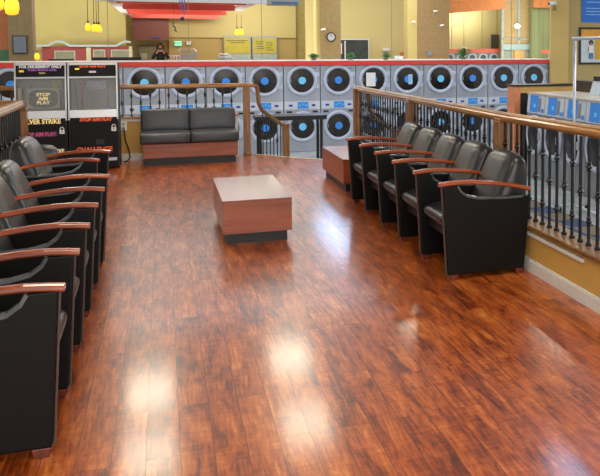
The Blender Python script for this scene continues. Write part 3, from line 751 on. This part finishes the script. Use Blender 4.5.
# exit sign and emergency light
t = thing('exit_sign', 'lit green exit sign on the yellow wall right of the photographer', 'sign', (.66, 36.88, 1.80))
MB().box(-.15, -.05, -.1, .15, 0, .1).build('housing', emit('exit_face', '8fe0c0', .8), t, bevel=.01)
text('EXIT', .15, emit('exit_letters', '2f9e6a', .5), (0, -.053, 0), t, bold=.004)
t = thing('wall_mounted_fixture', 'white twin-head emergency light right of the exit sign', 'light', (1.10, 36.88, 1.82))
MB().box(-.09, -.08, -.07, .09, 0, .07).build('housing', M['whitep'], t, bevel=.01)
for s in (-1, 1): MB().ball((s*.07, -.1, .05), .035).build('lamp_head', M['whitep'], t, smooth=True)
# white picket rail and wire carts
t = thing('picket_rail', 'low white picket rail right of the photographer', 'railing', (.35, 34.5, 0))
MB().box(-.15, -.03, 1.26, .6, .03, 1.31).build('top_rail', M['whitep'], t)
for k in range(7): MB().box(-.14+.11*k, -.02, 0, -.10+.11*k, .02, 1.26).build('picket', M['whitep'], t)
def cart(x, y, w, h, label):
    t = thing('laundry_cart', label, 'cart', (x, y, 0))
    m = MB()
    for z in (.55, .8, 1.05, h):
        k = .8+.2*(z/h)
        m.tube([(-w*k, -.2, z), (w*k, -.2, z), (w*k, .2, z), (-w*k, .2, z), (-w*k, -.2, z)], .018, 6)
    for q in range(9):
        a = -w+2*w*q/8; m.tube([(a*.85, -.2, .55), (a, -.2, h)], .012, 5); m.tube([(a*.85, .2, .55), (a, .2, h)], .012, 5)
    m.build('basket', M['steel2'], t)
    MB().box(-w*.8, -.19, .50, w*.8, .19, h-.12).build('liner', mat('cart_liner', '84877e', .7), t)
    m = MB()
    for sx in (-1, 1):
        m.tube([(sx*w*.75, 0, .06), (sx*w*.8, 0, .55)], .02, 6)
    m.build('frame', M['chrome'], t)
    MB().tube([(-w, 0, h), (-w*.9, 0, h+.12), (w*.6, 0, h+.12), (w, 0, h)], .02, 6).build('handle', M['chrome'], t)
    for sx in (-1, 1): MB().lathe([(.05, -.015), (.05, .015)], (sx*w*.75, 0, .05), 'Y', n=12).build('wheel', M['black'], t)
cart(.95, 33, .34, 1.46, 'grey wire laundry cart right of the photographer')
cart(2.35, 33, .24, 1.24, 'small grey wire laundry cart left of the big yellow notice boards')
# big notice boards
def board(x, w, label, lines, px):
    t = thing('notice_board', label, 'notice board', (x, 36.8, 1.05))
    MB().box(-.04, -.03, 0, w+.04, .05, 1.08).build('frame', mat('board_frame', '98a39c', .4), t, bevel=.005)
    MB().box(0, -.05, .30, w, -.03, 1.0).build('poster', mat('board_yellow', 'b7ab3e', .6, vary=.04), t)
    MB().box(0, -.05, .02, w, -.03, .27).build('lower_pane', mat('board_pale', '9fb0a8', .4), t)
    m = MB()
    for z, a, b in lines: m.box(a, -.055, z-.02, b, -.05, z+.02)
    m.build('print_lines', mat('print_olive', '6f6c44', .6), t)
board(2.62, 1.1, 'left yellow notice board with grey frame on the far wall', [(.88, .1, 1.0), (.79, .25, .85)], 0)
board(3.86, 1.02, 'right yellow notice board with grey frame on the far wall', [(.84, .12, .46), (.74, .1, .42), (.62, .15, .45), (.52, .15, .48), (.78, .56, .84), (.68, .56, .86), (.56, .56, .8), (.46, .56, .88)], 0)
# clock
t = thing('wall_clock', 'round black-rimmed wall clock on the grey-tan column', 'clock', (6.04, 29.97, 2.02))
MB().lathe([(.175, .02), (.18, -.02), (.165, -.04), (.145, -.035), (.145, 0)], (0, 0, 0), 'Y', n=32).build('rim', M['black'], t, smooth=True)
MB().lathe([(0, -.012), (.148, -.012), (.148, .01)], (0, 0, 0), 'Y', n=32).build('face', mat('clock_face', 'b9c0c0', .5), t)
MB().sweep([(0, -.03, 0), (.05, -.03, .07)], [(-.008, -.003), (.008, -.003), (.008, .003), (-.008, .003)]).sweep([(0, -.03, 0), (-.02, -.03, .12)], [(-.005, -.003), (.005, -.003), (.005, .003), (-.005, .003)]).build('hand', M['black'], t)
# dark window with white frame
t = thing('window_1', 'x', 'x', (7.55, 32.95, 1.2)); del t['label']; del t['category']; struct(t)
MB().box(-.68, -.03, -.2, .72, .03, .80).build('frame', M['ceil'], t)
MB().box(-.62, -.05, -.2, .66, -.03, .74).build('pane', mat('dark_window', '3d4648', .15, vary=.2, scale=2), t)
MB().box(-.36, -.06, -.1, -.31, -.05, .70).box(-.52, -.06, .15, -.47, -.05, .6).build('mullion', M['ceil'], t)
# spot lights and switch on brown column, speaker
def spot(x, z, r, lb):
    t = thing('spot_light', lb, 'light', (x, 29.95, z))
    MB().tube([(-.08, -.1, -.01), (.08, -.06, .02)], .035, 10).build('lamp_head', M['whitep'], t, smooth=True)
    MB().tube([(.0, -.06, 0), (.02, .06, -.06)], .015, 6).build('bracket', M['steel2'], t)
spot(10.2, 3.06, 0, 'upper white spot light on the brown column'); spot(10.47, 2.50, 0, 'lower white spot light on the brown column'); spot(9.30, 2.62, 0, 'white spot light on the pale edge left of the brown column')
spot(5.72, 2.30, 0, 'tiny white spot light above the wall clock')
t = thing('wall_switch', 'square grey switch box low on the brown column', 'switch', (9.98, 29.97, 1.40))
MB().box(-.1, -.03, -.1, .1, .02, .1).build('plate', mat('switch_grey', '7f858a', .5), t, bevel=.01); MB().box(-.04, -.045, -.05, .04, -.03, .05).build('toggle', M['steel2'], t)
t = thing('wall_mounted_fixture', 'white box fixture on the yellow wall right of the dark window', 'light', (9.0, 32.9, 1.5))  # small speaker-like white box
MB().box(-.16, -.1, 0, .16, .08, .08).build('housing', M['whitep'], t, bevel=.02); MB().box(-.12, -.09, -.03, .12, .0, .0).build('diffuser', M['ceil'], t)
t = thing('orange_bin', 'small orange box between the yellow wall and brown column', 'box', (9.95, 32.5, 0))
MB().box(-.42, -.15, 0, -.2, .15, 1.42).build('body', mat('orange_box', 'c8743c', .6), t, bevel=.01); MB().box(-.12, -.15, 0, .12, .15, 1.40).build('body', mat('orange_box2', 'c8743c', .6), t, bevel=.01)
# right far part: orange soffit, dryers, door, olive wall
struct(MB().prism([(10.9, 3.0), (11.73, 3.11), (14.1, 3.33), (14.35, 3.34), (14.35, 4.8), (10.9, 4.8)], 'Y', 32.4, 32.6).build('wall_orange_soffit', mat('orange_soffit', 'c27a42', .7)))
m = MB()
for x in (11.9, 12.75, 13.75, 14.7, 15.5): m.box(x-.012, 35.98, 0, x+.012, 36.0, 4)
struct(m.build('trim_13', mat('wall_seam', '9c9448', .7)))
sbox('wall_olive', mat('olive_drape', '7e8a5e', .8, vary=.1, scale=2, stretch=(6, 1, .1)), 16.2, 33.5, 0, 20, 33.7, 4.6)
sbox('wall_olive_header', mat('orange_head', 'c27a42', .7), 16.2, 33.3, 3.48, 20, 33.5, 4.6)
def mini(x, y, lb):
    t = thing('far_dryer', lb, 'dryer', (x, y, 0), group='small row of far dryers')
    MB().box(-.26, 0, 0, .26, .5, 1.38).build('cabinet', mat('far_steel', '8f9b9b', .5), t)
    MB().lathe([(.20, 0), (.20, -.03), (.15, -.03), (.15, 0)], (0, 0, 1.14), 'Y', n=24).build('door_ring', mat('far_ring', 'bccbd2', .5), t)
    MB().lathe([(.15, 0), (.0, -.01)], (0, -.005, 1.14), 'Y', n=24).build('door', mat('far_glass', '3c5364', .4), t)
fl = ['leftmost of the far dryers', 'second of the far dryers', 'third of the far dryers', 'fourth of the far dryers', 'fifth of the far dryers', 'rightmost before the tall door']
for k in range(6): mini(11.95+.55*k, 34.5, 'small grey dryer under the red strip, ' + fl[k])
for k in range(3): mini(17.0+.55*k, 32.4, 'small grey dryer right of the tall door, ' + ['left one', 'middle one', 'right one'][k])
struct(MB().box(11.2, 34.4, 1.38, 15.0, 35.1, 1.56).box(16.4, 32.3, 1.36, 19, 32.9, 1.52).build('trim_14', mat('coral_strip', 'cf6450', .5)))
t = thing('notice_sign', 'dark grey notice panel on the yellow wall left of the tall door', 'sign', (15.35, 35.9, 1.9))
MB().box(-.2, -.02, -.32, .2, .02, .34).build('panel', mat('dark_notice_grey', '4c4c42', .6), t); MB().box(-.2, -.03, .34, .2, .02, .37).build('trim', M['steel2'], t)
t = thing('far_white_lamp', 'small white dome lamp above the far dryers', 'light', (13.2, 34.6, 1.57))
MB().lathe([(.17, 0), (.15, .06), (.0, .08)], (0, 0, 0), n=20).build('shade', M['whitep'], t); MB().lathe([(.05, -.02), (.05, .02)], (0, 0, 0)).build('base', M['steel2'], t)
# tall glazed door
t = thing('door_1', 'x', 'x', (0, 0, 0)); del t['label']; del t['category']; struct(t); t.location = (15.9, 34, 0)
fr = mat('pale_teal_frame', '9fb9b8', .5); pane = mat('beige_pane', 'b79f6c', .4)
MB().box(-1.05, 0, 0, .62, .05, 4.6).build('pane', pane, t)
m = MB()
for x in (-.98, -.15, .58): m.box(x-.05, -.05, 0, x+.05, 0, 4.6)
m.box(-1.0, -.05, 2.0, .62, 0, 2.05); m.box(-1.0, -.08, 1.52, .62, 0, 1.78)
m.build('frame', fr, t)
MB().box(-.92, -.04, .8, -.5, -.01, 1.48).box(.22, -.04, .8, .5, -.01, 1.48).build('lower_pane', mat('teal_grey_pane', '8a9a8a', .4), t)
MB().box(-.38, -.06, .8, .12, -.02, 1.5).build('notice', mat('buff_notice', 'c6a468', .6), t)
tag(MB().ball((15.62, 33.85, 2.62), .13, sc=(1.3, .6, 1)).build('round_reflection', emit('reflection_white', 'eee6dc', .6), smooth=True), 'round white light reflection, built as a glowing ball before the tall glazed door', 'light')  # glowing ball stands in for the reflection of a light

# pendant lamps
amber = emit('amber_glass', 'ffb52a', 1.3)
def pendant(x, y, z, s, top, lb, grp):
    t = thing('pendant_lamp', lb, 'lamp', (x, y, z), group=grp)
    MB().lathe([(.035, .0), (.075, .02), (.09, .09), (.085, .17), (.05, .24), (.03, .26)], (0, 0, 0), n=20).build('lamp_shade', amber, t, smooth=True)
    MB().lathe([(.03, .25), (.03, .33), (.01, .34)], (0, 0, 0), n=12).build('socket', M['black'], t)
    MB().tube([(0, 0, .33), (0, 0, (top-z)/s)], .004/s*2, 5).build('cord', M['blackmatte'], t)
    t.scale = (s, s, s)
    return t
g1 = 'cluster of four amber pendants'
for q, (x, z, lb) in enumerate(((-1.86, 2.06, 'leftmost'), (-1.76, 2.05, 'second from left'), (-1.68, 2.045, 'third from left'), (-1.61, 2.03, 'rightmost'))):
    pendant(x, 23.6+.3*(q*2 % 3)+.1*q, z, .82, 2.93, f'small amber glass pendant lamp, {lb} of the cluster of four', g1)
pendant(2.83, 32.9, 2.12, .95, 2.95, 'amber pendant lamp, left of the pair above the yellow notice board', 'pair of amber pendants')
pendant(3.04, 33.3, 2.14, .95, 2.95, 'amber pendant lamp, right of the pair above the yellow notice board', 'pair of amber pendants')
pendant(-3.10, 20, 2.33, 1.65, 3.6, 'large amber pendant lamp hanging at the top left corner', None)
pendant(-3.43, 20.3, 2.44, 1.5, 3.6, 'amber pendant lamp cut off by the left edge of the view', None)
pendant(-3.36, 25.5, 1.27, .75, 1.5, 'small yellow lamp behind the ledge above the left arcade cabinet', None)
# blue hanging streamer and vent
t = thing('hanging_ornament', 'blue hanging ornament with dark blue tassels below the red beams', 'ornament', (.48, 20, 2.27))
MB().ball((-.01, 0, .03), .05).build('body', mat('navy_ball', '1c2c4c', .5), t, smooth=True)
for k, (dx, l) in enumerate(((-.06, .30), (-.01, .2), (.045, .12))): MB().tube([(dx, 0, l), (dx*.9, 0, .9)], .012, 5).build('streamer', mat('streamer_blue', '3a5c9c', .5), t)
t = thing('hanging_ornament', 'small curled blue-grey ribbon hanging left of the exit sign', 'ornament', (.36, 26, 2.1))
MB().tube([(0, 0, .28), (-.03, 0, .20), (.04, 0, .12), (.02, 0, .05), (.08, 0, 0)], .025, 6).build('ribbon', mat('ribbon_blue', '5d6f88', .5), t); MB().tube([(0, 0, .28), (0, 0, 1.1)], .004, 4).build('cord', M['blackmatte'], t)
t = thing('ceiling_vent', 'grey and blue ceiling unit at the top edge above the notice boards', 'vent', (2.85, 20, 2.66))
MB().box(-.38, -.1, .0, .38, .3, .25).build('housing', mat('vent_grey', '8d9698', .5), t, bevel=.01); MB().box(-.30, -.12, .02, .34, -.1, .08).build('slot', mat('vent_blue', '47628a', .5), t)

# plants on the ledge
def plant(x, w, h, lb, n=46):
    t = thing('potted_plant', lb, 'plant', (x, 17.3, 1.337))
    MB().lathe([(.05, 0), (.07, .055), (.06, .055)], (0, 0, 0), n=16).build('pot', mat('plant_pot', '6a6a5a', .6), t)
    m = MB()
    for k in range(n):
        a = random.random()*2*PI; r = w*(.25+.75*random.random()); hh = 1.3*h*(.35+.65*random.random())*(1-.3*r/w)
        p0 = Vector((0, 0, .045)); p2 = Vector((r*math.cos(a), .5*r*math.sin(a), hh)); p1 = Vector((p2.x*.45, p2.y*.45, hh*1.0+.02))
        d = Vector((-math.sin(a), math.cos(a), 0)) if abs(math.sin(a)) > .6 else Vector((.2, 0, .9)); ww = .014
        v = [m.bm.verts.new(q) for q in (p0, p1-d*ww, p2, p1+d*ww)]
        m.bm.faces.new(v)
    m.build('leaves', [M['green']], t)
plant(3.10, .17, .12, 'low green plant on the red ledge left of the wall clock column')
plant(3.91, .15, .13, 'green plant on the red ledge below the dark window')
plant(4.72, .16, .14, 'green plant with red buds on the red ledge right of the dark window')
plant(6.60, .30, .23, 'spiky plant on the red ledge below the brown column', 60)
tag(MB().box(4.93, 17.25, 1.337, 5.12, 17.35, 1.42).build('tissue_box', M['whitep'], bevel=.01), 'small white box beside the plant on the red ledge', 'box')

# ------------------------------------------------------------------ photographer
def skin_chain(name, verts, edges, radii, m, parent, root=0, sub=1):
    me = bpy.data.meshes.new(name); me.from_pydata(verts, edges, []); me.update(); me.materials.append(m)
    o = bpy.data.objects.new(name, me); C.objects.link(o); o.parent = parent
    s = o.modifiers.new('skin', 'SKIN'); s.use_smooth_shade = True
    for i, sv in enumerate(me.skin_vertices[0].data):
        r = radii[i]; sv.radius = r if isinstance(r, tuple) else (r, r); sv.use_root = (i == root)
    b = o.modifiers.new('sub', 'SUBSURF'); b.levels = sub; b.render_levels = sub
    bpy.context.view_layer.update()
    me2 = bpy.data.meshes.new_from_object(o.evaluated_get(bpy.context.evaluated_depsgraph_get()))
    o.modifiers.clear(); o.data = me2
    for p in me2.polygons: p.use_smooth = True
    if not me2.materials: me2.materials.append(m)
    return o
pz = thing('person', 'person in black clothes with dark hair holding a phone up to take a photo', 'person', (-.06, 34, 0))
skin = mat('skin', 'b98468', .5); cloth = mat('black_clothes', '1c1c22', .8); hair = mat('dark_brown_hair', '2a1a16', .6)
# faces -Y
V = [(0, 0, .95), (0, 0, 1.15), (0, 0, 1.33), (0, 0, 1.44), (0, -.01, 1.52), (0, -.02, 1.60), (0, -.02, 1.70),
     (-.17, 0, 1.40), (-.30, -.06, 1.18), (-.14, -.25, 1.40), (-.08, -.30, 1.50),
     (.17, 0, 1.40), (.30, -.06, 1.18), (.14, -.25, 1.40), (.08, -.30, 1.50),
     (-.10, 0, .86), (-.11, -.01, .48), (-.11, .02, .09), (-.12, -.13, .035),
     (.10, 0, .86), (.11, -.01, .48), (.11, .02, .09), (.12, -.13, .035)]
Ed = [(0,1),(1,2),(2,3),(3,4),(4,5),(5,6),(3,7),(7,8),(8,9),(9,10),(3,11),(11,12),(12,13),(13,14),(0,15),(15,16),(16,17),(17,18),(0,19),(19,20),(20,21),(21,22)]
Rd = [(.17,.12),(.145,.11),(.17,.12),(.10,.09),.055,.085,.075,.075,.05,.035,.026,.075,.05,.035,.026,.10,.065,.045,.035,.10,.065,.045,.035]
skin_chain('body', V, Ed, Rd, skin, pz, sub=2)
# clothes: slightly larger shells over torso, arms and legs
Vc = V[:4]+[(0, -.005, 1.475)]+V[7:10]+V[11:14]+V[15:18]+V[19:22]
Ec = [(0,1),(1,2),(2,3),(3,4),(3,5),(5,6),(6,7),(3,8),(8,9),(9,10),(0,11),(11,12),(12,13),(0,14),(14,15),(15,16)]
Rc = [(.185,.135),(.165,.125),(.19,.14),(.115,.10),.07,.09,.065,.045,.09,.065,.045,.115,.085,.07,.115,.085,.07]
skin_chain('clothing', Vc, Ec, Rc, cloth, pz, sub=2)
m = MB(); m.ball((0, -.0, 1.68), .125, sc=(.92, .95, 1.12), n=16)
m.build('hair', hair, pz, smooth=True)
m = MB(); m.ball((-.0, -.045, 1.655), .095, sc=(.82, .85, 1.15), n=16)
for s in (-1, 1): m.ball((s*.083, -.02, 1.65), .022, sc=(.5, .8, 1.2), n=8)
m.prism([(-.012, 1.635), (.012, 1.635), (.006, 1.67), (-.006, 1.67)], 'Y', -.148, -.12)
hd = m.build('head', skin, pz, smooth=True)
m = MB()
for s in (-1, 1): m.ball((s*.033, -.118, 1.668), .011, n=8)
m.build('eyes', M['black'], hd)
MB().box(-.025, -.125, 1.598, .025, -.118, 1.606).build('mouth', mat('lips', '8c4a44', .5), hd)
m = MB()
for s in (-1, 1): m.tube([(s*.10, 0, 1.70), (s*.125, -.01, 1.6), (s*.12, -.03, 1.48)], .035, 8)
m.build('hair_strand', hair, pz, smooth=True)
for s in (-1, 1):
    h = MB().ball((s*.075, -.31, 1.535), .032, sc=(.8, .6, 1.2), n=10).build('hand', skin, pz, smooth=True)
    for k in range(4):
        z = 1.56-.02*k
        MB().tube([(s*.085, -.335, z), (s*.078, -.352, z+.004), (s*.055, -.358, z+.004)], .0085, 6, scales=[1, .95, .8]).build('finger', skin, h, smooth=True)
    MB().tube([(s*.07, -.30, 1.52), (s*.06, -.295, 1.55), (s*.045, -.30, 1.57)], .0095, 6).build('thumb', skin, h, smooth=True)
t = thing('phone', 'black phone held up in both hands in front of the face', 'phone', (-.06, 33.627, 1.565))
MB().box(-.075, -.006, -.04, .075, .004, .04).build('case', M['black'], t, bevel=.006); MB().lathe([(.012, -.004), (.012, 0)], (.05, -.006, .02), 'Y', n=12).build('lens', M['steel2'], t)
MB().box(-.07, .004, -.035, .07, .0055, .035).build('screen', mat('phone_screen', '9aa4b4', .2), t)

# ------------------------------------------------------------------ ceiling, lights
M['troffer'] = emit('troffer_light', 'fff2d8', 14)
M['daylight'] = emit('daylight_panel', 'b4d4ff', 11)
struct(MB().box(-9, -3, 3.7, 13, 17.2, 3.75).build('ceiling', M['ceil']))
def troffer(x, y, z, w, d, m, lb):
    t = thing('overhead_light_panel', lb, 'light', (x, y, z), group='ceiling light panels')
    MB().box(-w/2-.04, -d/2-.04, .0, w/2+.04, d/2+.04, .19).build('frame', M['white'], t)
    MB().box(-w/2, -d/2, -.012, w/2, d/2, -.001).build('diffuser', m, t)
Z = 3.5
for x, y, w, d, mm, z in ((-.27, 12.3, .62, 1.2, 'troffer', Z), (-.26, 10.3, .62, 1.1, 'troffer', Z), (1.86, 12.9, .62, 1.2, 'troffer', Z), (1.72, 10.5, .62, 1.1, 'troffer', Z),
                       (4.2, 13.8, .35, .5, 'troffer', Z), (4.62, 8.1, .6, 1.0, 'daylight', Z), (-.5, 5.0, .62, 1.2, 'troffer', Z), (2.0, 4.5, .62, 1.2, 'troffer', Z), (0.7, 1.0, 1.2, 1.2, 'troffer', Z),
                       (6.6, 12.5, .6, 1.2, 'troffer', Z), (-3.2, 13.5, .6, 1.2, 'troffer', Z)):
    troffer(x, y, z, w, d, M[mm], 'flush square ceiling light panel overhead')
t = thing('overhead_light_panel', 'added cool panel beyond the dryers, standing in for a reflected window', 'light', (4.35, 21.5, 3.6))  # added panel, makes the bluish window glint on the floor
MB().box(-.36, -2.0, 0, .36, 2.0, .15).build('frame', M['white'], t); MB().box(-.32, -1.9, -.012, .32, 1.9, -.001).build('diffuser', M['daylight'], t)
def area(loc, size, sy, power, col=(1, .95, .85), rot=(0, 0, 0)):  # unseen fill lamps added for brightness
    l = bpy.data.lights.new('fill_light', 'AREA'); l.shape = 'RECTANGLE'; l.size = size; l.size_y = sy; l.energy = power; l.color = col
    o = bpy.data.objects.new('fill_light', l); C.objects.link(o); o.location = loc; o.rotation_euler = rot; return o
for x, y, p in ((-4, 29, 190), (3, 31, 180), (8, 28, 130), (15.5, 30, 160)):
    area((x, y, 4.5), 3, 4, p)
for x, y, p in ((-1.5, 30, 160), (4, 31, 160), (8.5, 27, 120), (14.5, 31, 200)):  # added uplights for the undersides above, hidden below the ledge
    area((x, y, .3), 4, 4, p, rot=(PI, 0, 0))
area((2.2, 34.6, 3.1), 6, .3, 60, (1, .96, .88), rot=(PI/2-.3, 0, 0))  # added wash that brightens the far back wall
area((12.7, 34.9, 3.3), 3.4, .3, 60, (1, .97, .85), rot=(PI/2-.3, 0, 0))  # added wash for the dim yellow wall behind the soffit
area((1.2, -2.6, 2.1), 6, 2.4, 140, (1, .97, .93), rot=(PI/2, 0, 0))        # added fill behind the camera, lifts the surfaces facing it
area((3.5, 16.0, 3.66), 9, .25, 90, (.82, .9, 1), rot=(.15, 0, 0))           # added cool fill that brightens the dryer fronts
area((8.6, 8.5, 3.4), 1.2, 5, 170, (.9, .95, 1), rot=(0, .35, 0))
w = bpy.data.worlds.new('world'); sc.world = w; w.use_nodes = True
w.node_tree.nodes['Background'].inputs[0].default_value = (1, .96, .9, 1); w.node_tree.nodes['Background'].inputs[1].default_value = 1.0

# ------------------------------------------------------------------ camera
f, CX, CY = 790, 460, 98
ph = math.atan((CY-48)/f); ps = math.atan((CX-162)/f*math.cos(ph))
cam = bpy.data.cameras.new('camera'); co = bpy.data.objects.new('camera', cam); C.objects.link(co)
cam.sensor_width = 36; cam.lens = f/600*36; cam.shift_x = (300-CX)/600; cam.shift_y = -(238-CY)/600
co.location = (0, 0, 1.6); co.rotation_euler = (PI/2-ph, 0, -ps); sc.camera = co
cam.clip_end = 200
sc.view_settings.view_transform = 'Standard'; sc.view_settings.look = 'None'; sc.view_settings.exposure = .1
sc.cycles.use_denoising = True
